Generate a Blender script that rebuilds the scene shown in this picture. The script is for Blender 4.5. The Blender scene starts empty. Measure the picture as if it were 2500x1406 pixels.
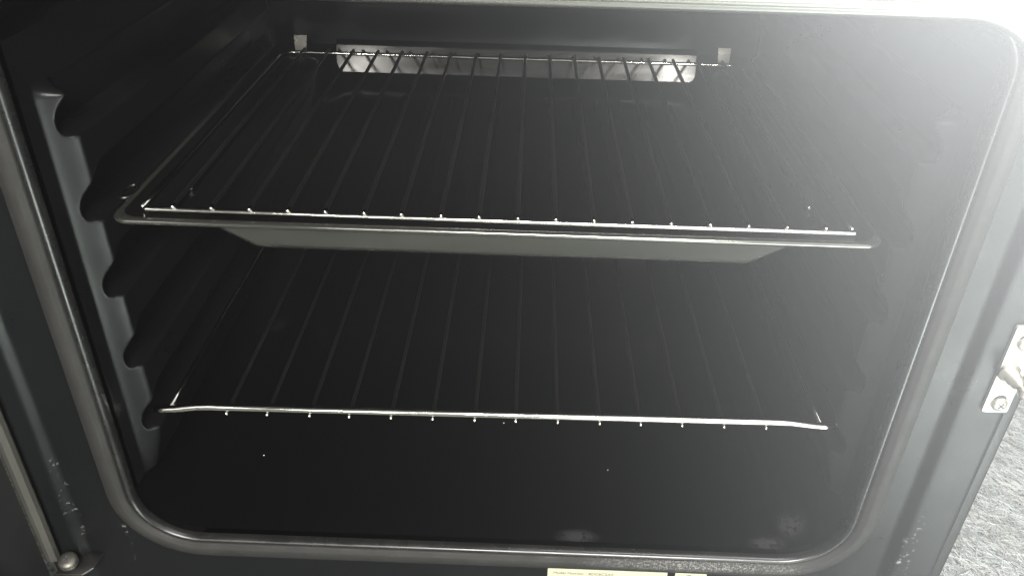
import bpy, bmesh, math, random
from mathutils import Vector, Matrix
random.seed(7)
SC = bpy.context.scene
COL = SC.collection
R = math.radians

# ------------------------------------------------------------------ camera
cam_d = bpy.data.cameras.new('camera'); cam = bpy.data.objects.new('camera', cam_d); COL.objects.link(cam)
cam.location = (0.0150, -0.3498, 0.4216)
cam.rotation_euler = (R(57.5556), R(-1.2901), R(1.6271))
cam_d.sensor_width = 36.0
cam_d.lens = 36.0 * 1996.8 / 2500.0
cam_d.clip_start = 0.01; cam_d.clip_end = 100
SC.camera = cam

# ------------------------------------------------------------------ world, lamps, exposure
SC.view_settings.view_transform = 'Standard'; SC.view_settings.look = 'None'
SC.view_settings.exposure = 0.0; SC.view_settings.gamma = 1.0
SC.cycles.use_denoising = True
SC.cycles.max_bounces = 8; SC.cycles.volume_bounces = 0
SC.cycles.sample_clamp_indirect = 6.0
w = bpy.data.worlds.new('World'); SC.world = w; w.use_nodes = True
bg = w.node_tree.nodes['Background']
bg.inputs[0].default_value = (0.92, 0.98, 1.0, 1); bg.inputs[1].default_value = 0.012

def area(name, loc, target, sx, sy, power, color=(1, 1, 1)):
    l = bpy.data.lights.new(name, 'AREA'); l.shape = 'RECTANGLE'; l.size = sx; l.size_y = sy
    l.energy = power; l.color = color
    o = bpy.data.objects.new(name, l); COL.objects.link(o); o.location = loc
    d = Vector(target) - Vector(loc); o.rotation_euler = d.to_track_quat('-Z', 'Y').to_euler()
    return o
# unseen lamp added behind the cooker; its beam through the air imitates lens glare
area('added_glare_light', (0.034, 0.665, 1.211), (0.477, -0.417, 0.369), 0.05, 0.05, 900, (0.98, 1.0, 1.0)).data.spread = R(38.4)
# strip lights on the showroom ceiling
area('ceiling_strip_light', (1.35, -7.0, 2.05), (1.35, -7.0, 0), 0.36, 4.0, 400, (1.0, 0.98, 0.95))
area('ceiling_strip_light', (-1.52, -7.0, 2.05), (-1.52, -7.0, 0), 0.36, 4.0, 260, (1.0, 0.98, 0.95))
area('fill_panel_light', (0.25, -1.7, 1.35), (0.15, -0.3, 0.0), 0.9, 0.5, 150, (1.0, 0.97, 0.92))  # unseen fill panel added to brighten the oven front and carpet
area('fill_tube_light', (0.75, -0.16, 2.2), (0.75, -0.10, 0), 1.3, 0.16, 18, (1.0, 0.99, 0.96))  # unseen fill tube added to brighten the top edge of the opening

# ------------------------------------------------------------------ helpers
def tag(o, label=None, cat=None, group=None, kind=None):
    if label: o['label'] = label
    if cat: o['category'] = cat
    if group: o['group'] = group
    if kind: o['kind'] = kind
    return o

def empty(name, loc, label, cat, group=None):
    o = bpy.data.objects.new(name, None); COL.objects.link(o); o.location = loc
    o.empty_display_size = 0.02
    return tag(o, label, cat, group)

def link(name, me, mat, parent=None, smooth=True):
    o = bpy.data.objects.new(name, me); COL.objects.link(o)
    if mat: me.materials.clear(); me.materials.append(mat)
    if smooth:
        for p in me.polygons: p.use_smooth = True
    if parent:
        o.parent = parent
        o.matrix_parent_inverse = Matrix.Translation(-parent.location) if parent.parent is None else parent.matrix_parent_inverse
        if parent.type == 'MESH': o.matrix_parent_inverse = Matrix.Identity(4)
    return o

def mesh(name, V, F):
    me = bpy.data.meshes.new(name); me.from_pydata([tuple(v) for v in V], [], F); me.update(); return me

def recalc(me):
    bm = bmesh.new(); bm.from_mesh(me); bmesh.ops.recalc_face_normals(bm, faces=bm.faces); bm.to_mesh(me); bm.free(); return me

def tube(V, F, pts, r, n=10, closed=False, cap=True, rs=None):
    """sweep a circle along pts, appended to V, F"""
    pts = [Vector(p) for p in pts]; m = len(pts); base = len(V)
    prev = None
    for i, p in enumerate(pts):
        a = pts[i - 1] if (i > 0 or closed) else p
        b = pts[(i + 1) % m] if (i < m - 1 or closed) else p
        t = (b - a).normalized()
        if prev is None:
            ref = Vector((0, 0, 1)) if abs(t.z) < .9 else Vector((1, 0, 0))
            u = t.cross(ref).normalized()
        else:
            u = (prev - t * prev.dot(t)).normalized()
        prev = u; v = t.cross(u)
        rr = rs[i] if rs else r
        for k in range(n):
            q = 2 * math.pi * k / n
            V.append(p + (u * math.cos(q) + v * math.sin(q)) * rr)
    for i in range(m if closed else m - 1):
        j = (i + 1) % m
        for k in range(n):
            l = (k + 1) % n
            F.append((base + i * n + k, base + i * n + l, base + j * n + l, base + j * n + k))
    if cap and not closed:
        F.append(tuple(base + k for k in range(n))[::-1]); F.append(tuple(base + (m - 1) * n + k for k in range(n)))

def tube_round(V, F, a, b, r, n=10):
    """a straight wire with domed ends"""
    a = Vector(a); b = Vector(b); t = (b - a).normalized()
    pts, rs = [], []
    for q in (0.05, .35, .65, .9): pts.append(a + t * (-r * math.cos(q * math.pi / 2))); rs.append(r * math.sin(q * math.pi / 2))
    for q in (0, .008, .2, .4, .6, .8, 1): pts.append(a + (b - a) * q); rs.append(r)
    for q in (.9, .65, .35, .05): pts.append(b + t * (r * math.cos(q * math.pi / 2))); rs.append(r * math.sin(q * math.pi / 2))
    tube(V, F, pts, r, n, rs=rs)

def box(V, F, x0, x1, y0, y1, z0, z1):
    b = len(V)
    for z in (z0, z1):
        for y in (y0, y1):
            for x in (x0, x1): V.append((x, y, z))
    F += [(b, b + 2, b + 3, b + 1), (b + 4, b + 5, b + 7, b + 6), (b, b + 1, b + 5, b + 4), (b + 2, b + 6, b + 7, b + 3), (b, b + 4, b + 6, b + 2), (b + 1, b + 3, b + 7, b + 5)]

def bevel(me, w, seg=2):
    bm = bmesh.new(); bm.from_mesh(me)
    bmesh.ops.bevel(bm, geom=bm.edges[:] , offset=w, segments=seg, affect='EDGES', profile=.5)
    bmesh.ops.recalc_face_normals(bm, faces=bm.faces); bm.to_mesh(me); bm.free(); return me

def lathe(V, F, c, axis, prof, n=20):
    """prof: (distance along axis, radius)"""
    c = Vector(c); t = Vector(axis).normalized()
    ref = Vector((0, 0, 1)) if abs(t.z) < .9 else Vector((1, 0, 0))
    u = t.cross(ref).normalized(); v = t.cross(u); b = len(V)
    for d, r in prof:
        for k in range(n):
            q = 2 * math.pi * k / n
            V.append(c + t * d + (u * math.cos(q) + v * math.sin(q)) * r)
    for i in range(len(prof) - 1):
        for k in range(n):
            l = (k + 1) % n
            F.append((b + i * n + k, b + i * n + l, b + (i + 1) * n + l, b + (i + 1) * n + k))
    F.append(tuple(b + k for k in range(n))[::-1]); F.append(tuple(b + (len(prof) - 1) * n + k for k in range(n)))

# ------------------------------------------------------------------ materials
def mat(name, color, rough, metal=0.0, spec=0.5, rough_var=0.0, scale=40, bump=0.0, bump_scale=400, color_var=0.0, specks=0.0, aniso_noise=None, coat=0.0):
    m = bpy.data.materials.new(name); m.use_nodes = True
    nt = m.node_tree; b = nt.nodes['Principled BSDF']
    b.inputs['Base Color'].default_value = (*color, 1); b.inputs['Roughness'].default_value = rough
    b.inputs['Metallic'].default_value = metal; b.inputs['Specular IOR Level'].default_value = spec
    if coat: b.inputs['Coat Weight'].default_value = coat; b.inputs['Coat Roughness'].default_value = .1
    tc = nt.nodes.new('ShaderNodeTexCoord')
    def noise(sc, det=4, stretch=None):
        n = nt.nodes.new('ShaderNodeTexNoise'); n.inputs['Scale'].default_value = sc; n.inputs['Detail'].default_value = det
        if stretch:
            mp = nt.nodes.new('ShaderNodeMapping'); mp.inputs['Scale'].default_value = stretch
            nt.links.new(tc.outputs['Object'], mp.inputs['Vector']); nt.links.new(mp.outputs['Vector'], n.inputs['Vector'])
        else: nt.links.new(tc.outputs['Object'], n.inputs['Vector'])
        return n
    if rough_var:
        n = noise(scale, 5, aniso_noise); mr = nt.nodes.new('ShaderNodeMapRange')
        mr.inputs[1].default_value = .3; mr.inputs[2].default_value = .7
        mr.inputs[3].default_value = max(.02, rough - rough_var); mr.inputs[4].default_value = rough + rough_var
        nt.links.new(n.outputs['Fac'], mr.inputs[0]); nt.links.new(mr.outputs[0], b.inputs['Roughness'])
    last = None
    if color_var:
        n = noise(scale * .7, 6, aniso_noise); mx = nt.nodes.new('ShaderNodeMix'); mx.data_type = 'RGBA'
        mx.inputs['A'].default_value = (*[c * (1 - color_var) for c in color], 1); mx.inputs['B'].default_value = (*[c * (1 + color_var) for c in color], 1)
        nt.links.new(n.outputs['Fac'], mx.inputs['Factor']); last = mx.outputs['Result']
    if specks:   # sparse pale crumbs and dust
        vo = nt.nodes.new('ShaderNodeTexVoronoi'); vo.inputs['Scale'].default_value = 38; nt.links.new(tc.outputs['Object'], vo.inputs['Vector'])
        lt = nt.nodes.new('ShaderNodeMath'); lt.operation = 'LESS_THAN'; lt.inputs[1].default_value = specks
        nt.links.new(vo.outputs['Distance'], lt.inputs[0])
        wn = nt.nodes.new('ShaderNodeMath'); wn.operation = 'GREATER_THAN'; wn.inputs[1].default_value = .8
        nt.links.new(vo.outputs['Color'], wn.inputs[0])
        mu = nt.nodes.new('ShaderNodeMath'); mu.operation = 'MULTIPLY'; nt.links.new(lt.outputs[0], mu.inputs[0]); nt.links.new(wn.outputs[0], mu.inputs[1])
        mx = nt.nodes.new('ShaderNodeMix'); mx.data_type = 'RGBA'
        mx.inputs['A'].default_value = (*color, 1); mx.inputs['B'].default_value = (.6, .58, .52, 1)
        if last: nt.links.new(last, mx.inputs['A'])
        nt.links.new(mu.outputs[0], mx.inputs['Factor']); last = mx.outputs['Result']
    if last: nt.links.new(last, b.inputs['Base Color'])
    if bump:
        n = noise(bump_scale, 3); bp = nt.nodes.new('ShaderNodeBump'); bp.inputs['Strength'].default_value = bump; bp.inputs['Distance'].default_value = .001
        nt.links.new(n.outputs['Fac'], bp.inputs['Height']); nt.links.new(bp.outputs['Normal'], b.inputs['Normal'])
    return m

M = {}
M['enamel'] = mat('black_enamel', (.0014, .0014, .0016), .19, spec=.36, rough_var=.07, scale=25, bump=.04, bump_scale=700, specks=.010)
M['lip'] = mat('worn_enamel_lip', (.008, .008, .008), .27, spec=.5, rough_var=.1, scale=60, color_var=.4)
M['rib'] = mat('black_enamel_wall', (.003, .0032, .0034), .32, spec=.17, rough_var=.05, scale=25, bump=.04, bump_scale=700)
M['frame'] = mat('charcoal_paint', (.0034, .0038, .0041), .34, spec=.20, rough_var=.07, scale=30, bump=.08, bump_scale=900, color_var=.2)
M['gasket'] = mat('grey_rubber_seal', (.017, .0165, .0158), .60, spec=.18, rough_var=.12, scale=60, bump=.25, bump_scale=350, color_var=.35)
M['chrome'] = mat('bright_chrome_wire', (.80, .78, .72), .10, metal=1, rough_var=.04, scale=120)
M['wire'] = mat('worn_chrome_wire', (.085, .083, .08), .42, metal=1, rough_var=.08, scale=18, color_var=.8)
M['tray'] = mat('dark_steel_tray', (.17, .17, .155), .13, metal=.9, rough_var=.05, scale=14, color_var=.35, aniso_noise=(1, 6, 6))
M['brushed'] = mat('brushed_steel_trim', (.11, .11, .10), .34, metal=.8, rough_var=.05, scale=12, color_var=.25, aniso_noise=(.15, 30, 30))
M['zinc'] = mat('zinc_plate', (.62, .62, .56), .38, metal=.7, rough_var=.08, scale=60, color_var=.12)
M['screw'] = mat('zinc_screw', (.40, .385, .335), .33, metal=.8, rough_var=.1, scale=200)
M['dull'] = mat('tarnished_screw', (.09, .086, .075), .42, metal=.8, rough_var=.1, scale=200)
M['lining'] = mat('black_tray_enamel', (.003, .003, .003), .14, spec=.4, rough_var=.06, scale=30)
M['tray_back'] = mat('dimmed_tray_back', (.034, .033, .031), .14, metal=.9, rough_var=.06, scale=18, color_var=.4, aniso_noise=(1, 5, 5))  # tray steel darkened for the rear wall, dimming what it reflects
M['slot'] = mat('dark_recess', (.03, .03, .03), .7)
M['label'] = mat('cream_label', (.36, .35, .25), .5, color_var=.04)
M['ink'] = mat('grey_ink', (.06, .06, .05), .6)
M['trim'] = mat('pale_trim_strip', (.034, .033, .028), .5, rough_var=.1, scale=60, color_var=.3)
M['door'] = mat('door_enamel', (.008, .0085, .0085), .4, rough_var=.1, scale=20, color_var=.25)
def soft_spots(m, spots, color, nscale, thr, rough=None):
    # soft-edged spots (centre, radius) broken up by noise, mixed over the material's own colour
    nt = m.node_tree; b = nt.nodes['Principled BSDF']; N = nt.nodes.new; L = nt.links.new
    tc = N('ShaderNodeTexCoord'); nz = N('ShaderNodeTexNoise'); nz.inputs['Scale'].default_value = nscale; nz.inputs['Detail'].default_value = 6
    L(tc.outputs['Object'], nz.inputs['Vector']); acc = None
    for c, sc in spots:
        mp = N('ShaderNodeMapping'); mp.inputs['Location'].default_value = [-a / q for a, q in zip(c, sc)]; mp.inputs['Scale'].default_value = [1 / q for q in sc]
        ln = N('ShaderNodeVectorMath'); ln.operation = 'LENGTH'; L(tc.outputs['Object'], mp.inputs['Vector']); L(mp.outputs['Vector'], ln.inputs[0])
        mr = N('ShaderNodeMapRange'); mr.inputs[1].default_value = 1.0; mr.inputs[2].default_value = .3; L(ln.outputs['Value'], mr.inputs[0])
        if acc is None: acc = mr.outputs[0]
        else:
            ad = N('ShaderNodeMath'); ad.operation = 'MAXIMUM'; L(acc, ad.inputs[0]); L(mr.outputs[0], ad.inputs[1]); acc = ad.outputs[0]
    t = N('ShaderNodeMapRange'); t.inputs[1].default_value = thr - .08; t.inputs[2].default_value = thr + .08; L(nz.outputs['Fac'], t.inputs[0])
    mu = N('ShaderNodeMath'); mu.operation = 'MULTIPLY'; L(acc, mu.inputs[0]); L(t.outputs[0], mu.inputs[1])
    mx = N('ShaderNodeMix'); mx.data_type = 'RGBA'; L(mu.outputs[0], mx.inputs['Factor'])
    old = b.inputs['Base Color']
    if old.is_linked: L(old.links[0].from_socket, mx.inputs['A'])
    else: mx.inputs['A'].default_value = old.default_value
    mx.inputs['B'].default_value = (*color, 1); L(mx.outputs['Result'], old)
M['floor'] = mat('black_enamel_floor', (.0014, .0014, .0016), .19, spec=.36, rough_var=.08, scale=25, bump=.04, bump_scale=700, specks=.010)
soft_spots(M['floor'], [((.196, .024, .010), (.011, .013, .02)), ((.178, .010, .0055), (.014, .008, .01)), ((.056, .010, .0055), (.016, .007, .01))], (.022, .021, .023), 260, .40)  # pale grey spots near the front edge of the cavity floor
soft_spots(M['gasket'], [((.135, -.006, -.002), (.085, .02, .0060))], (.17, .168, .16), 1100, .56)  # pale flaky residue along the lower seal
soft_spots(M['frame'], [((.262, .002, .01), (.006, .01, .05)), ((.2555, .002, -.04), (.005, .01, .05)), ((-.265, .002, .03), (.005, .01, .05)), ((-.235, .003, .15), (.004, .01, .2))], (.25, .25, .23), 330, .68)
M['dust'] = mat('pale_crumb', (.6, .58, .54), .7)

# ------------------------------------------------------------------ carpet (setting)
CZ = -0.46
cm = bpy.data.materials.new('needlefelt_carpet'); cm.use_nodes = True
nt = cm.node_tree; b = nt.nodes['Principled BSDF']; b.inputs['Roughness'].default_value = .95; b.inputs['Specular IOR Level'].default_value = .1
tc = nt.nodes.new('ShaderNodeTexCoord'); n1 = nt.nodes.new('ShaderNodeTexNoise'); n1.inputs['Scale'].default_value = 160; n1.inputs['Detail'].default_value = 8
cr = nt.nodes.new('ShaderNodeValToRGB'); cr.color_ramp.elements[0].color = (.045, .05, .047, 1); cr.color_ramp.elements[0].position = .35
cr.color_ramp.elements[1].color = (.17, .185, .17, 1); cr.color_ramp.elements[1].position = .65
nt.links.new(tc.outputs['Object'], n1.inputs['Vector']); nt.links.new(n1.outputs['Fac'], cr.inputs['Fac']); nt.links.new(cr.outputs['Color'], b.inputs['Base Color'])
bp = nt.nodes.new('ShaderNodeBump'); bp.inputs['Strength'].default_value = .6; bp.inputs['Distance'].default_value = .004
nt.links.new(n1.outputs['Fac'], bp.inputs['Height']); nt.links.new(bp.outputs['Normal'], b.inputs['Normal'])
tag(link('floor', mesh('floor', [(-2.4, -3, CZ), (2.4, -3, CZ), (2.4, 1.8, CZ), (-2.4, 1.8, CZ)], [(0, 1, 2, 3)]), cm, smooth=False), 'pale grey needlefelt carpet floor', None, kind='structure')
fm = bpy.data.materials.new('carpet_fibre'); fm.use_nodes = True
b = fm.node_tree.nodes['Principled BSDF']; b.inputs['Roughness'].default_value = .6; b.inputs['Specular IOR Level'].default_value = .2
at_ = fm.node_tree.nodes.new('ShaderNodeAttribute'); at_.attribute_name = 'tint'; fm.node_tree.links.new(at_.outputs['Color'], b.inputs['Base Color'])
V, F, T = [], [], []
for i in range(25000):
    x = random.uniform(.56, .96); y = random.uniform(.30, .82)
    a = random.gauss(-.9, .55) + (math.pi if random.random() < .5 else 0)
    L = random.uniform(.012, .050); kx = random.gauss(0, 20); n = 6; z0 = CZ + random.uniform(.0004, .004); arch = random.uniform(0, .003)
    r = random.uniform(.00022, .00046); pts = []
    for k in range(n):
        pts.append((x, y, z0 + arch * math.sin(math.pi * k / (n - 1)) + random.uniform(-.0004, .0004)))
        x += math.cos(a) * L / n; y += math.sin(a) * L / n; a += kx * L / n + random.gauss(0, .12)
    b0 = len(V); tube(V, F, pts, r, 3, cap=False)
    g = random.choice((.26, .42, .58, .72, .82)); c = random.choice(((1, 1, 1), (.94, 1, 1), (1, .97, .90), (.97, 1, .97), (.90, .98, 1), (.92, 1, 1)))
    T += [(g * c[0], g * c[1], g * c[2], 1)] * (len(V) - b0)
me = mesh('carpet_fibres', V, F); ca = me.color_attributes.new('tint', 'FLOAT_COLOR', 'POINT')
ca.data.foreach_set('color', [q for t in T for q in t])
tag(link('carpet_fibres', me, fm), 'matted pale carpet fibres beside the oven', None, kind='stuff')

# ------------------------------------------------------------------ oven
WX = .2185            # inner half width at the opening
ZT = .3385            # inner top
DEP = .385            # cavity depth
RC = .036             # opening corner radius, lower corners
RT = .024             # and upper corners
oven = empty('oven', (0, .2, CZ), 'black enamelled oven with open door, grey seal and steel latch plate', 'oven')

def rrect(u, n=10, m=24, z0=.0055, z1=ZT):
    """rounded rectangle grown outward by u; list of (x, z), counter-clockwise from the lower left corner"""
    hw = WX + u; a = z0 - u; b_ = z1 + u; r = RC + u; t_ = RT + u; P = []
    def seg(p, q, k):
        for i in range(k): P.append((p[0] + (q[0] - p[0]) * i / k, p[1] + (q[1] - p[1]) * i / k))
    def arc(cx, cz, t0, r):
        for i in range(n): t = t0 + (math.pi / 2) * i / n; P.append((cx + r * math.cos(t), cz + r * math.sin(t)))
    seg((-hw + r, a), (hw - r, a), m); arc(hw - r, a + r, -math.pi / 2, r)
    seg((hw, a + r), (hw, b_ - t_), m); arc(hw - t_, b_ - t_, 0, t_)
    seg((hw - t_, b_), (-hw + t_, b_), m); arc(-hw + t_, b_ - t_, math.pi / 2, t_)
    seg((-hw, b_ - t_), (-hw, a + r), m); arc(-hw + r, a + r, math.pi, r)
    return P

def ring_loft(name, prof, mt, parent, closed=False, idx=None, path=None):
    """prof: list of (u, y) swept round the opening (or only along the loop points idx)"""
    V, F = [], []; loops = [(path or rrect)(u) for u, y in prof]
    if idx: loops = [[L[q] for q in idx] for L in loops]
    N = len(loops[0])
    for (u, y), L in zip(prof, loops):
        for x, z in L: V.append((x, y, z))
    k = len(prof)
    for i in range(k if closed else k - 1):
        j = (i + 1) % k
        for q in range(N - 1 if idx else N):
            s = (q + 1) % N
            F.append((i * N + q, i * N + s, j * N + s, j * N + q))
    if idx:
        F.append(tuple(i * N for i in range(k))); F.append(tuple(i * N + N - 1 for i in range(k)))
    return link(name, recalc(mesh(name, V, F)), mt, parent)
NL = 4 * 24 + 4 * 10
THREE = [q % NL for q in range(3 * 24 + 2 * 10, NL + 2 * 24 + 2 * 10 + 1)]     # left side, bottom, right side and both upper corners

# cavity: floor and ceiling sheets with rounded corners, two ribbed side walls, back wall
def strip(name, P, y0, y1, ny, mt):
    V, F = [], []; n = len(P)
    for j in range(ny + 1):
        y = y0 + (y1 - y0) * j / ny
        for x, z in P: V.append((x, y, z))
    for j in range(ny):
        for i in range(n - 1): F.append((j * n + i, j * n + i + 1, (j + 1) * n + i + 1, (j + 1) * n + i))
    return link(name, mesh(name, V, F), mt, oven)
loop = rrect(0); N0 = len(loop); m_, n_ = 24, 10
Y0 = .002
low = loop[-n_:] + loop[:m_ + n_ + 1]
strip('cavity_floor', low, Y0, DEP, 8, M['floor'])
top = loop[m_ + n_ + m_: m_ + n_ + m_ + n_ + m_ + n_ + 1]
strip('cavity_ceiling', top, Y0, DEP, 8, M['enamel'])
link('back_wall', mesh('back_wall', [(x, DEP, z) for x, z in loop], [tuple(range(N0))]), M['enamel'], oven, smooth=False)

GZ = (.2705, .2235, .1765, .1275, .0800)      # runner groove heights at the front
def sm(t): t = min(1, max(0, t)); return t * t * (3 - 2 * t)
def ribh(y, z):
    """inward step of the pressed runner ribs"""
    h = 0.0
    if z < .292:
        zz = z - .0; f = 1.0
        # grooves: flat floor, rounded at the front end, sloping roof
        for g in GZ:
            d = z - g
            lo = sm((d + .0068) / .0028)                  # floor edge
            roof = .0085 + .009 * sm((y - .018) / .02)     # opening grows behind the front
            hi = 1 - sm((d - roof) / .005)
            f = min(f, 1 - lo * hi * sm((y - (.0215 - .0012 * (1 - (d / .008) ** 2))) / .002))
        top = 1 - sm((z - .284) / .007)
        taper = 1.0
        if z < .074: taper = min(1, max(0, (z - .030) / .044)) ** .8
        wid = sm((y - .0162) / .0095)
        h = .0132 * f * top * wid * taper * (1 - sm((y - .35) / .02))
    return h
def side_wall(sgn):
    z0, z1 = RC + .0055, ZT - RT
    ys = [Y0 + (.010 - Y0) * i / 3 for i in range(3)] + [.010 + .040 * i / 80 for i in range(81)] + [.05 + (DEP - .05) * i / 40 for i in range(1, 41)]
    nz = 300; V, F = [], []
    for z_ in range(nz + 1):
        z = z0 + (z1 - z0) * z_ / nz
        for y in ys: V.append((sgn * (WX - ribh(y, z)), y, z))
    k = len(ys)
    for i in range(nz):
        for j in range(k - 1):
            q = (i * k + j, i * k + j + 1, (i + 1) * k + j + 1, (i + 1) * k + j)
            F.append(q if sgn > 0 else q[::-1])
    return link('side_wall', mesh('side_wall', V, F), M['rib'], oven)
side_wall(-1); side_wall(1)

# rolled enamel lip of the cavity and the rubber seal round it
lip = [(0, .006)] + [(.0024 + .0024 * math.cos(t), .0008 - .0042 * math.sin(t)) for t in [math.pi - math.pi * i / 10 for i in range(11)]] + [(.0050, .006)]
ring_loft('cavity_lip', lip, M['lip'], oven)
gp = []
for i in range(28):
    t = 2 * math.pi * i / 28; a, bb = .0061, .0054
    gr = 1 - .10 * math.exp(-((t - 4.1) / .16) ** 2) - .08 * math.exp(-((t - 5.2) / .14) ** 2)      # two moulded grooves on the face
    sq = lambda v: math.copysign(abs(v) ** .80, v)
    gp.append((.0109 + a * sq(math.cos(t)) * gr, .0010 + bb * sq(math.sin(t)) * gr))
gasket = ring_loft('door_seal', gp, M['gasket'], oven, closed=True, idx=THREE)
fin = [(.0168, .0048), (.0173, .0018), (.0180, .0008), (.0187, .0016), (.0187, .0048)]
ring_loft('seal_edge', fin, M['brushed'], oven, idx=THREE)

# brushed metal trim over the top of the seal, round both upper corners
tp = [(.0000, .0030), (-.0002, -.0060), (.0008, -.0084), (.0024, -.0090), (.0030, -.0086), (.0036, -.0092), (.0062, -.0097), (.0066, -.0091), (.0072, -.0099), (.0110, -.0104), (.0114, -.0098), (.0122, -.0106), (.0180, -.0110), (.0235, -.0104), (.0250, -.0080), (.0252, .0045)]
def trim_path(u, n=12):
    hw, z1, r = .2312 + u, .3394 + u, .0400 + u
    P = [(hw - r + r * math.cos(math.pi / 2 * i / n), z1 - r + r * math.sin(math.pi / 2 * i / n)) for i in range(n)]
    P += [(hw - r - (2 * hw - 2 * r) * i / 40, z1) for i in range(41)]
    P += [(-hw + r - r * math.sin(math.pi / 2 * i / n), z1 - r + r * math.cos(math.pi / 2 * i / n)) for i in range(1, n + 1)]
    return P
ring_loft('top_trim', tp, M['brushed'], oven, idx=list(range(12 + 41 + 12)), path=trim_path)

# front frame: plate with the opening, side columns with their pressed steps
FY = .0052
xl, xr, zb, zt = -.2610, .2490, -.150, .3720
V, F = [], []; inner = rrect(.0150); N = len(inner)
for x, z in inner: V.append((x, FY, z))
for x, z in inner:     # project to the outer rectangle radially
    cx, cz = 0, ZT / 2; dx, dz = x - cx, z - cz
    k = 9e9
    if dx > 1e-6: k = min(k, (xr - cx) / dx)
    if dx < -1e-6: k = min(k, (xl - cx) / dx)
    if dz > 1e-6: k = min(k, (zt - cz) / dz)
    if dz < -1e-6: k = min(k, (zb - cz) / dz)
    V.append((cx + dx * k, FY, cz + dz * k))
for q in range(N):
    s = (q + 1) % N; F.append((q, N + q, N + s, s))
cs = {(xr, zb), (xr, zt), (xl, zb), (xl, zt)}
for c in cs:   # close the four corners
    q = min(range(N), key=lambda i: (V[N + i][0] - c[0]) ** 2 + (V[N + i][2] - c[1]) ** 2)
    for s in ((q + 1) % N, (q - 1) % N):
        i = len(V); V.append((c[0], FY, c[1])); F.append((N + q, i, N + s))
link('front_frame', recalc(mesh('front_frame', V, F)), M['frame'], oven, smooth=False)
def column(name, prof, z0, z1):
    V, F = [], []; k = len(prof)
    for j in range(7):
        z = z0 + (z1 - z0) * j / 6
        for x, y in prof: V.append((x, y, z))
    for j in range(6):
        for i in range(k - 1): F.append((j * k + i, j * k + i + 1, (j + 1) * k + i + 1, (j + 1) * k + i))
    o = link(name, recalc(mesh(name, V, F)), M['frame'], oven)
    return o
rp = [(.2490, FY)]
for i in range(9): t = i / 8; rp.append((.2500 + .0095 * t, FY - .0042 * sm(t)))
rp += [(.2600, .0009), (.2700, .0008), (.2800, .0008), (.2826, .0010), (.2834, .0018), (.2836, .0060)]
column('frame_edge', rp, zb, zt)
lp = [(-.2610, FY)]
for i in range(9): t = i / 8; lp.append((-.2622 - .0075 * t, FY - .0040 * sm(t)))
lp += [(-.2705, .0011), (-.2780, .0011), (-.2802, .0014), (-.2806, .0060)]
column('frame_edge', lp, zb, zt)
for s, x0, x1 in ((1, .2836, .2930), (-1, -.2930, -.2806)):
    V, F = [], []; box(V, F, x0, x1, .0060, .56, CZ + .004, .380)
    link('outer_panel', bevel(mesh('outer_panel', V, F), .0015), M['frame'], oven)
V, F = [], []; box(V, F, -.2800, .2830, .0062, .56, zt, .379); link('outer_panel', bevel(mesh('outer_panel', V, F), .002), M['frame'], oven)
V, F = [], []; box(V, F, -.2800, .2830, .03, .56, CZ + .004, zb + .012); link('plinth', bevel(mesh('plinth', V, F), .002), M['frame'], oven)
V, F = [], []; box(V, F, -.2800, .2830, .54, .558, zb + .012, zt); link('outer_panel', mesh('outer_panel', V, F), M['frame'], oven, smooth=False)

# latch plate with two cross-head screws and its striker stud
V, F = [], []; x0, x1, z0, z1 = .2686, .2822, .1305, .1870; rr = .0014; pts = []
for cx, cz, t0 in ((x1 - rr, z0 + rr, -90), (x1 - rr, z1 - rr, 0), (x0 + rr, z1 - rr, 90), (x0 + rr, z0 + rr, 180)):
    for i in range(5): t = R(t0 + 90 * i / 4); pts.append((cx + rr * math.cos(t), cz + rr * math.sin(t)))
k = len(pts)
for y in (.0008, -.0012):
    for x, z in pts: V.append((x, y, z))
F.append(tuple(range(k))); F.append(tuple(range(k, 2 * k))[::-1])
for i in range(k): F.append((i, (i + 1) % k, k + (i + 1) % k, k + i))
plate = link('latch_plate', recalc(mesh('latch_plate', V, F)), M['zinc'], oven, smooth=False)
def sub(name, V, F, mt, parent, smooth=True):
    return link(name, recalc(mesh(name, V, F)), mt, parent, smooth)
def screw(name, c, axis, r, parent, ang=.5, mt='screw'):
    V, F = [], []
    prof = [(0, r * .98), (r * .25, r)] + [(r * (.25 + .42 * math.sin(q)), r * math.cos(q)) for q in (.3, .6, .9, 1.2, 1.45)]
    lathe(V, F, c, axis, prof, 24)
    t = Vector(axis).normalized(); ref = Vector((0, 0, 1)) if abs(t.z) < .9 else Vector((1, 0, 0)); u = t.cross(ref).normalized(); v = t.cross(u)
    o = sub(name, V, F, M[mt], parent)
    V, F = [], []
    for q in (ang, ang + math.pi / 2):
        d = u * math.cos(q) + v * math.sin(q); e = t.cross(d); b0 = len(V); cc = Vector(c) + t * r * .56
        for h in (0, r * .14):
            for s1, s2 in ((-1, -1), (1, -1), (1, 1), (-1, 1)): V.append(cc + t * h + d * s1 * r * .42 + e * s2 * r * .10)
        F += [(b0, b0 + 1, b0 + 2, b0 + 3), (b0 + 4, b0 + 7, b0 + 6, b0 + 5)] + [(b0 + i, b0 + 4 + i, b0 + 4 + (i + 1) % 4, b0 + (i + 1) % 4) for i in range(4)]
    me = recalc(mesh('cross_slot', V, F))
    # slot and head are one object with two materials
    bm = bmesh.new(); bm.from_mesh(o.data); nf = len(bm.faces); bm.from_mesh(me)
    bm.faces.ensure_lookup_table()
    for f in bm.faces[nf:]: f.material_index = 1
    bm.to_mesh(o.data); bm.free(); o.data.materials.append(M['slot'])
    return o
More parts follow.
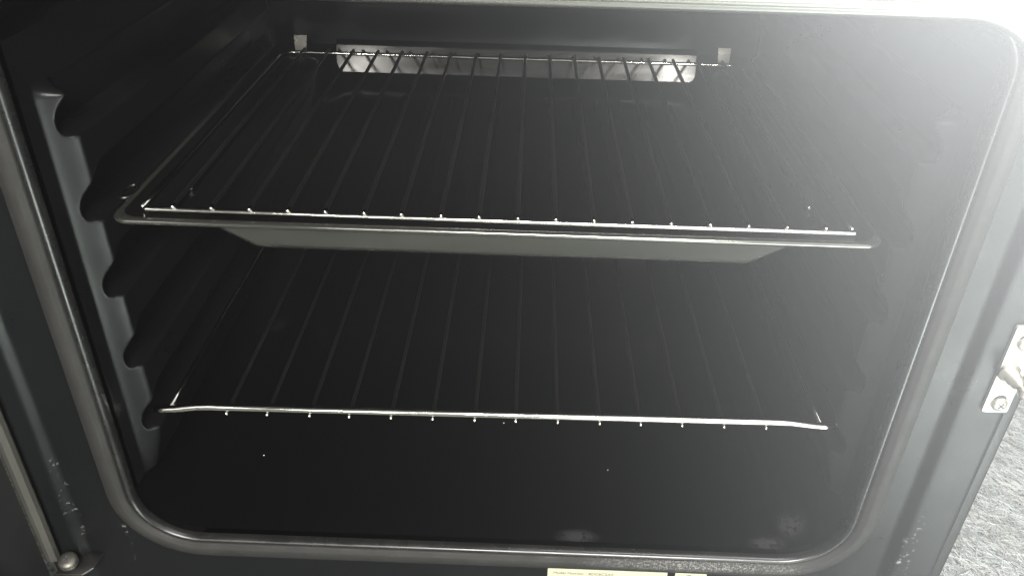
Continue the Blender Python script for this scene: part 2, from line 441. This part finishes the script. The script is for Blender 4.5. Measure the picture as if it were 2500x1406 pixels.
for z in (.1368, .1770):
    # oblong clearance hole showing above each screw head
    V, F = [], []; lathe(V, F, (.2757, -.0011, z + .0021), (0, -1, 0), [(0, .0036), (.0003, .0036)], 20); sub('slot_hole', V, F, M['slot'], plate)
    screw('screw', (.2757, -.0013, z), (0, -1, 0.05), .0043, plate, .9 if z < .15 else .3)
V, F = [], []
lathe(V, F, (.2735, -.0012, .1585), (.10, -1, -.12), [(0, .0058), (.0016, .0058), (.0020, .0044), (.0065, .0042), (.0070, .0036), (.0100, .0034), (.0112, .0022), (.0140, .0020), (.0142, .0033), (.0172, .0035), (.0186, .0022), (.0189, .0005)], 20)
sub('striker_stud', V, F, M['screw'], plate)

# rating label under the seal
LY = FY - .0006
def flat(name, x0, x1, z0, z1, mt, parent):
    V, F = [], []; box(V, F, x0, x1, LY, FY - .0001, z0, z1); return link(name, mesh(name, V, F), mt, parent, smooth=False)
lab = flat('rating_label', .0384, .1167, -.062, -.0166, M['label'], oven)
lab2 = flat('approval_label', .1218, .1422, -.062, -.0166, M['label'], oven)
def text(s, x, z, size, parent, shear=0):
    c = bpy.data.curves.new('printed_text', 'FONT'); c.body = s; c.size = size; c.shear = shear; c.extrude = 0
    o = bpy.data.objects.new('tmp', c); COL.objects.link(o); bpy.context.view_layer.update()
    me = bpy.data.meshes.new_from_object(o.evaluated_get(bpy.context.evaluated_depsgraph_get())); bpy.data.objects.remove(o)
    for v in me.vertices: v.co = Vector((x + v.co.x, LY - .0002, z + v.co.y))
    link('printed_text', me, M['ink'], parent, smooth=False)
text('Model Number : BDC6C5AX', .0420, -.0246, .0033, lab)
text('Serial Number : 17100461514', .0420, -.0292, .0033, lab)
text('Voltage : 230V ~ 50Hz', .0420, -.0338, .0033, lab)
text('C //', .1265, -.0262, .0075, lab2, .3)

# left: open door seen along its inner face, trim strip, hinge
V, F = [], []; 
pts = [(-.2835, .0040), (-.2812, .0000), (-.2816, -.0032), (-.2850, -.0045), (-.2895, -.0030), (-.2900, .0040)]
for z in (-.0215, .10, .22, .3700):
    for x, y in pts: V.append((x, y, z))
k = len(pts)
for j in range(3):
    for i in range(k): F.append((j * k + i, j * k + (i + 1) % k, (j + 1) * k + (i + 1) % k, (j + 1) * k + i))
F.append(tuple(range(k))); F.append(tuple(range(3 * k, 4 * k)))
door = link('door', mesh('door', [(-.2880, -.006, -.045), (-.3260, -.460, -.045), (-.3460, -.460, -.045), (-.3080, -.006, -.045), (-.2880, -.006, .370), (-.3260, -.460, .370), (-.3460, -.460, .370), (-.3080, -.006, .370)],
     [(0, 1, 2, 3), (4, 7, 6, 5), (0, 4, 5, 1), (1, 5, 6, 2), (2, 6, 7, 3), (3, 7, 4, 0)]), M['door'], oven, smooth=False)
recalc(door.data)
link('trim_strip', recalc(mesh('trim_strip', V, F)), M['trim'], door, smooth=False)
# raised inner panel of the door
V, F = [], []
def dp(s, z, h): d = Vector((-.038, -.454, 0)).normalized(); nrm = Vector((-d.y, d.x, 0)); nrm = nrm if nrm.x > 0 else -nrm; p = Vector((-.2880, -.006, 0)) + d * s + nrm * h; return (p.x, p.y, z)
for s0, s1, z0, z1, h in ((.036, .42, -.020, .345, .0002), (.039, .417, -.017, .342, .004), (.046, .41, -.010, .335, .004)):
    V += [dp(s0, z0, h), dp(s1, z0, h), dp(s1, z1, h), dp(s0, z1, h)]
for j in range(2):
    for i in range(4): F.append((j * 4 + i, j * 4 + (i + 1) % 4, (j + 1) * 4 + (i + 1) % 4, (j + 1) * 4 + i))
F.append((8, 9, 10, 11))
link('inner_panel', recalc(mesh('inner_panel', V, F)), M['door'], door, smooth=False)
V, F = [], []
for (x, y, h) in ((-.2795, -.0120, 0), (-.2620, -.0120, 0), (-.2555, -.0080, .0028), (-.2545, .0050, .0028), (-.2795, .0050, 0)):
    V += [(x, y, -.0232 + h), (x, y, -.0250 + h)]
F = [(0, 2, 4, 6, 8), (9, 7, 5, 3, 1)] + [(2 * i, 2 * i + 1, (2 * i + 3) % 10, (2 * i + 2) % 10) for i in range(5)]
hinge = link('hinge_bracket', bevel(recalc(mesh('hinge_bracket', V, F)), .0005, 2), M['wire'], oven)
V, F = [], []; lathe(V, F, (-.2712, -.0060, -.0234), (0, -.15, 1), [(0, .0036), (.002, .0036), (.0045, .0056), (.0070, .0060)], 20); sub('hinge_pin', V, F, M['dull'], hinge)
screw('screw', (-.2712, -.0070, -.0164), (.1, -.30, 1), .0060, hinge, .4, 'dull')

# ------------------------------------------------------------------ baking tray
tray = empty('baking_tray', (0, .18, .196), 'dark steel baking tray under the upper wire rack', 'tray')
def loop_rr(hw, y0, y1, r, z, n=8):
    P = []
    for cx, cy, t0 in ((hw - r, y0 + r, -90), (hw - r, y1 - r, 0), (-hw + r, y1 - r, 90), (-hw + r, y0 + r, 180)):
        for i in range(n + 1): t = R(t0 + 90 * i / n); P.append((cx + r * math.cos(t), cy + r * math.sin(t), z))
    return P
def loft(loops, fill=True):
    V, F = [], []; n = len(loops[0])
    for L in loops: V += L
    for j in range(len(loops) - 1):
        for i in range(n): F.append((j * n + i, j * n + (i + 1) % n, (j + 1) * n + (i + 1) % n, (j + 1) * n + i))
    if fill: F.append(tuple(range((len(loops) - 1) * n, len(loops) * n)))
    return V, F
FZ = .2160
loops = []
for f in range(9):    # rolled rim
    t = math.pi * (1.5 - f / 8 * 1.25); loops.append(loop_rr(.1985 + .0019 * math.cos(t) * -1, .0165 + .0019 * math.cos(t), .3560 - .0019 * math.cos(t), .018, FZ + .0019 * math.sin(t)))
loops = [L for L in loops]
def wall(hf, hr, y0, y1, z, r=.010):
    L = loop_rr(1.0, y0, y1, r, z); out = []
    for x, y, zz in L:
        hw = hf + (hr - hf) * (y - y0) / (y1 - y0); sg = 1 if x > 0 else -1
        out.append((sg * (hw - (1.0 - abs(x))) + (.0040 if hw < .17 else .0008), y, zz))
    return out
loops = []
for f in range(9):    # rolled rim
    t = math.pi * (-.55 + f / 8 * 1.1)
    c, d = .0013 * math.cos(t), .0013 * math.sin(t)
    loops.append(loop_rr(.2000 + c, .0232 - c, .3460 + c, .009, FZ + d + .0016))
loops += [wall(.1990, .1990, .0243, .3450, FZ + .0029), wall(.1640, .1660, .0252, .3360, FZ + .0026), wall(.1590, .1620, .0257, .3332, FZ + .0015),
          wall(.1550, .1585, .0265, .3316, .2130), wall(.1440, .1555, .0284, .3294, .2058), wall(.1400, .1540, .0294, .3280, .2023), wall(.1380, .1525, .0306, .3266, .2006), wall(.1350, .1500, .0345, .3230, .1996),
          loop_rr(.1260, .0500, .2450, .018, .1994), loop_rr(.1245, .0515, .2420, .018, .1986)]
V, F = loft(loops)
body = link('tray_body', recalc(mesh('tray_body', V, F)), M['tray'], tray)
body.data.materials.append(M['tray_back'])
for f_ in body.data.polygons:
    c_ = f_.center
    if c_.y > .3235 and abs(c_.x) < .158: f_.material_index = 1
so = body.modifiers.new('thickness', 'SOLIDIFY'); so.thickness = .0007; so.offset = 0
# black enamel lining of the tray, over the flange and down to the floor, open at the rear wall
src = [(.1980, .1980, .0252, .3440, FZ + .0034), (.1640, .1660, .0260, .3354, FZ + .0033), (.1582, .1612, .0267, .3326, FZ + .0020), (.1540, .1575, .0275, .3310, .2135), (.1430, .1545, .0294, .3288, .2064), (.1390, .1530, .0305, .3274, .2030), (.1370, .1515, .0317, .3260, .2013), (.1340, .1490, .0352, .3224, .2003)]
loops = [wall(*q) for q in src] + [loop_rr(.1256, .0504, .2446, .018, .2001), loop_rr(.1241, .0519, .2416, .018, .1993)]
V, F = loft(loops)
F = [f for f in F if len(f) > 4 or not (sum(V[q][1] for q in f) / 4 >.3255 and max(abs(V[q][0]) for q in f) < .158 and min(V[q][2] for q in f) > .2008)]
link('tray_lining', recalc(mesh('tray_lining', V, F)), M['lining'], tray)
# raised rear lip
V, F = [], []
for (y, z) in ((.3268, .2020), (.3290, .2090), (.3311, .2160), (.3331, .2225), (.3345, .2268), (.3361, .2268), (.3356, .2215), (.3341, .2150)):
    for i in range(13): V.append((-.1470 + .3010 * i / 12, y, z))
for j in range(7):
    for i in range(12): F.append((j * 13 + i, j * 13 + i + 1, (j + 1) * 13 + i + 1, (j + 1) * 13 + i))
link('rear_lip', recalc(mesh('rear_lip', V, F)), M['tray_back'], tray)
V, F = [], []
tube(V, F, [(-.2045 + .0042 * math.cos(t), .0560 + .0085 * math.sin(t), .2186) for t in [2 * math.pi * i / 20 for i in range(20)]], .0011, 8, closed=True)
link('hanging_loop', mesh('hanging_loop', V, F), M['wire'], tray)

# ------------------------------------------------------------------ wire racks
def rack_frame(hw, yf, yb, z, r, rc, drop=0):
    """rear rod bent round into the two side rods, ending under the front rod"""
    P = [(-hw, yf + .002, z - drop)]
    for i in range(1, 8): P.append((-hw, yf + (yb - rc - yf) * i / 8, z))
    for i in range(9): t = math.pi - math.pi / 2 * i / 8; P.append((-hw + rc + rc * math.cos(t), yb - rc + rc * math.sin(t), z))
    for i in range(1, 20): P.append((-hw + rc + (2 * hw - 2 * rc) * i / 20, yb, z))
    for i in range(9): t = math.pi / 2 - math.pi / 2 * i / 8; P.append((hw - rc + rc * math.cos(t), yb - rc + rc * math.sin(t), z))
    for i in range(1, 8): P.append((hw, yb - rc - (yb - rc - yf) * i / 8, z))
    P.append((hw, yf + .002, z - drop))
    return P
up = empty('wire_rack', (0, .17, .2220), 'upper chrome wire rack standing in the steel baking tray', 'oven rack', 'chrome wire racks in the oven')
RZ = .2216; r_ = .0018
V, F = [], []; tube_round(V, F, (-.1835, .0300, RZ), (.1870, .0300, RZ - .0006), r_, 14); link('front_rod', mesh('front_rod', V, F), M['chrome'], up)
V, F = [], []; tube(V, F, rack_frame(.1868, .0300, .3125, RZ, .0014, .012), .0014, 10); link('frame_rod', mesh('frame_rod', V, F), M['chrome'], up)
V, F = [], []; tube_round(V, F, (0, .0288, 0), (0, .3135, 0), .0013, 10); wm = mesh('wire', V, F); wm.materials.append(M['wire']); wm.materials.append(M['chrome'])
for f_ in wm.polygons: f_.material_index = 1 if f_.center.y < .0300 else 0; f_.use_smooth = True
first = None
for i in range(18):
    o = link('wire', wm, None, up); o.location = ((i - 8.5) * .02 + .0013 + random.gauss(0, .0002), 0, RZ + .0024)
V, F = [], []; lathe(V, F, (0, 0, 0), (0, 0, 1), [(0, .0007), (.0090, .0008), (.0098, .0014), (.0110, .0018), (.0124, .0014), (.0130, .0004)], 10); pm = mesh('front_peg', V, F)
for x in (-.1700, .1710):
    o = link('front_peg', pm, M['chrome'], up); o.location = (x, .0575, .2105)
for s in (-1, 1):    # rear clips: a flat tab narrowing into two prongs
    x = .1745 * s; V, F = [], []; pr = [(.0052, .2318), (.0050, .2270), (.0044, .2200), (.0026, .2125), (.0018, .2080)]
    for dy in (0, .0012):
        for hw_, z in pr: V += [(x - hw_, .3165 + dy + (z - .2) * .26, z), (x + hw_, .3165 + dy + (z - .2) * .26, z)]
    k = len(pr); 
    for d in (0, 1):
        for i in range(k - 1): b0 = d * 2 * k + 2 * i; F.append((b0, b0 + 1, b0 + 3, b0 + 2) if d == 0 else (b0 + 2, b0 + 3, b0 + 1, b0))
    for i in range(k - 1):
        a = 2 * i; c = 2 * k + 2 * i; F += [(a, a + 2, c + 2, c), (a + 1, c + 1, c + 3, a + 3)]
    F.append((0, 2 * k, 2 * k + 1, 1))
    clip = link('rear_clip', recalc(mesh('rear_clip', V, F)), M['screw'], up, smooth=False)
    for q in (-.0013, .0013):
        V, F = [], []; tube_round(V, F, (x + q * 1.2, .3192, .2125), (x + q * 1.5, .3160, .2005), .0013, 10); link('prong', mesh('prong', V, F), M['chrome'], clip)

lo = empty('wire_rack', (0, .18, .0863), 'lower chrome wire rack with bent thick front rod above the cavity floor', 'oven rack', 'chrome wire racks in the oven')
def tilt(x): return .0878 + .0121 * x
V, F = [], []; pts = []; rs = []
for i in range(61):
    x = -.2095 + .4180 * i / 60; d = (.0030 if x < 0 else .0024) * sm((abs(x) - .176) / .026)
    pts.append((x, .0300, tilt(x) - d + .0006)); rs.append(.0024)
for a_, b_ in ((0, 1), (-1, -2)): pts[a_] = tuple(pts[b_][q] + (pts[a_][q] - pts[b_][q]) * 1.0 for q in range(3))
e0, e1 = pts[0], pts[-1]; pts = [(e0[0] - .0012, e0[1], e0[2])] + pts + [(e1[0] + .0012, e1[1], e1[2])]; rs = [.0009] + rs + [.0009]
tube(V, F, pts, .0024, 14, rs=rs); link('front_rod', mesh('front_rod', V, F), M['chrome'], lo)
P = rack_frame(.2010, .0310, .3300, 0, .0016, .012, 0); P = [(x, y, tilt(x) - .0036) for x, y, z in P]
V, F = [], []; tube(V, F, P, .0016, 10); link('frame_rod', mesh('frame_rod', V, F), M['chrome'], lo)
V, F = [], []; tube_round(V, F, (0, .0283, 0), (0, .3305, 0), .0012, 10); wm2 = mesh('wire', V, F); wm2.materials.append(M['wire']); wm2.materials.append(M['chrome'])
for f_ in wm2.polygons: f_.material_index = 1 if f_.center.y < .0300 else 0; f_.use_smooth = True
for i in range(14):
    x = (i - 6.5) * .02538 + .0012 + random.gauss(0, .0003); o = link('wire', wm2, None, lo); o.location = (x, 0, tilt(x) - .0029)

# ------------------------------------------------------------------ crumbs on the enamel
def blob(name, c, u, v, r, mt, n=22, h=.0003, seed=0, parent=oven):
    rnd = random.Random(seed); c = Vector(c); u = Vector(u).normalized(); v = Vector(v).normalized(); w_ = u.cross(v)
    if w_.z < 0 : w_ = -w_
    V = [c + w_ * h * 2]; F = []; ph = [rnd.uniform(0, 6.28) for _ in range(4)]
    for ring in (.6, 1.0):
        for k in range(n):
            t = 2 * math.pi * k / n; rr = r * ring * (1 + .22 * math.sin(2 * t + ph[0]) + .14 * math.sin(5 * t + ph[1]) + .1 * rnd.uniform(-1, 1))
            V.append(c + u * rr * math.cos(t) + v * rr * math.sin(t) * .8 + w_ * (h * 1.6 if ring < 1 else h * .3))
    for k in range(n):
        l = (k + 1) % n; F.append((0, 1 + k, 1 + l)); F.append((1 + k, 1 + n + k, 1 + n + l, 1 + l))
    return link(name, recalc(mesh(name, V, F)), mt, parent)
for i, (x, y) in enumerate(((.0800, .0700), (-.1640, .0720), (.0050, .1150))):
    blob('crumb', (x, y, .0057), (1, 0, 0), (0, 1, 0), .00045, M['dust'], n=8, h=.0003, seed=20 + i)

# ------------------------------------------------------------------ scattering air added to imitate lens glare
V, F = [], []; box(V, F, -2.5, 2.5, -3.1, 1.9, CZ - 1, .62)
hm = bpy.data.materials.new('glare_air'); hm.use_nodes = True; nt = hm.node_tree
nt.nodes.remove(nt.nodes['Principled BSDF']); pv = nt.nodes.new('ShaderNodeVolumePrincipled')
pv.inputs['Color'].default_value = (.97, .98, .98, 1); pv.inputs['Density'].default_value = .12; pv.inputs['Anisotropy'].default_value = .84
hm.cycles.volume_sampling = 'EQUIANGULAR'
nt.links.new(pv.outputs['Volume'], nt.nodes['Material Output'].inputs['Volume'])
tag(link('glare_haze', mesh('glare_haze', V, F), hm, smooth=False), 'pale bright air added to imitate lens glare', None, kind='stuff')
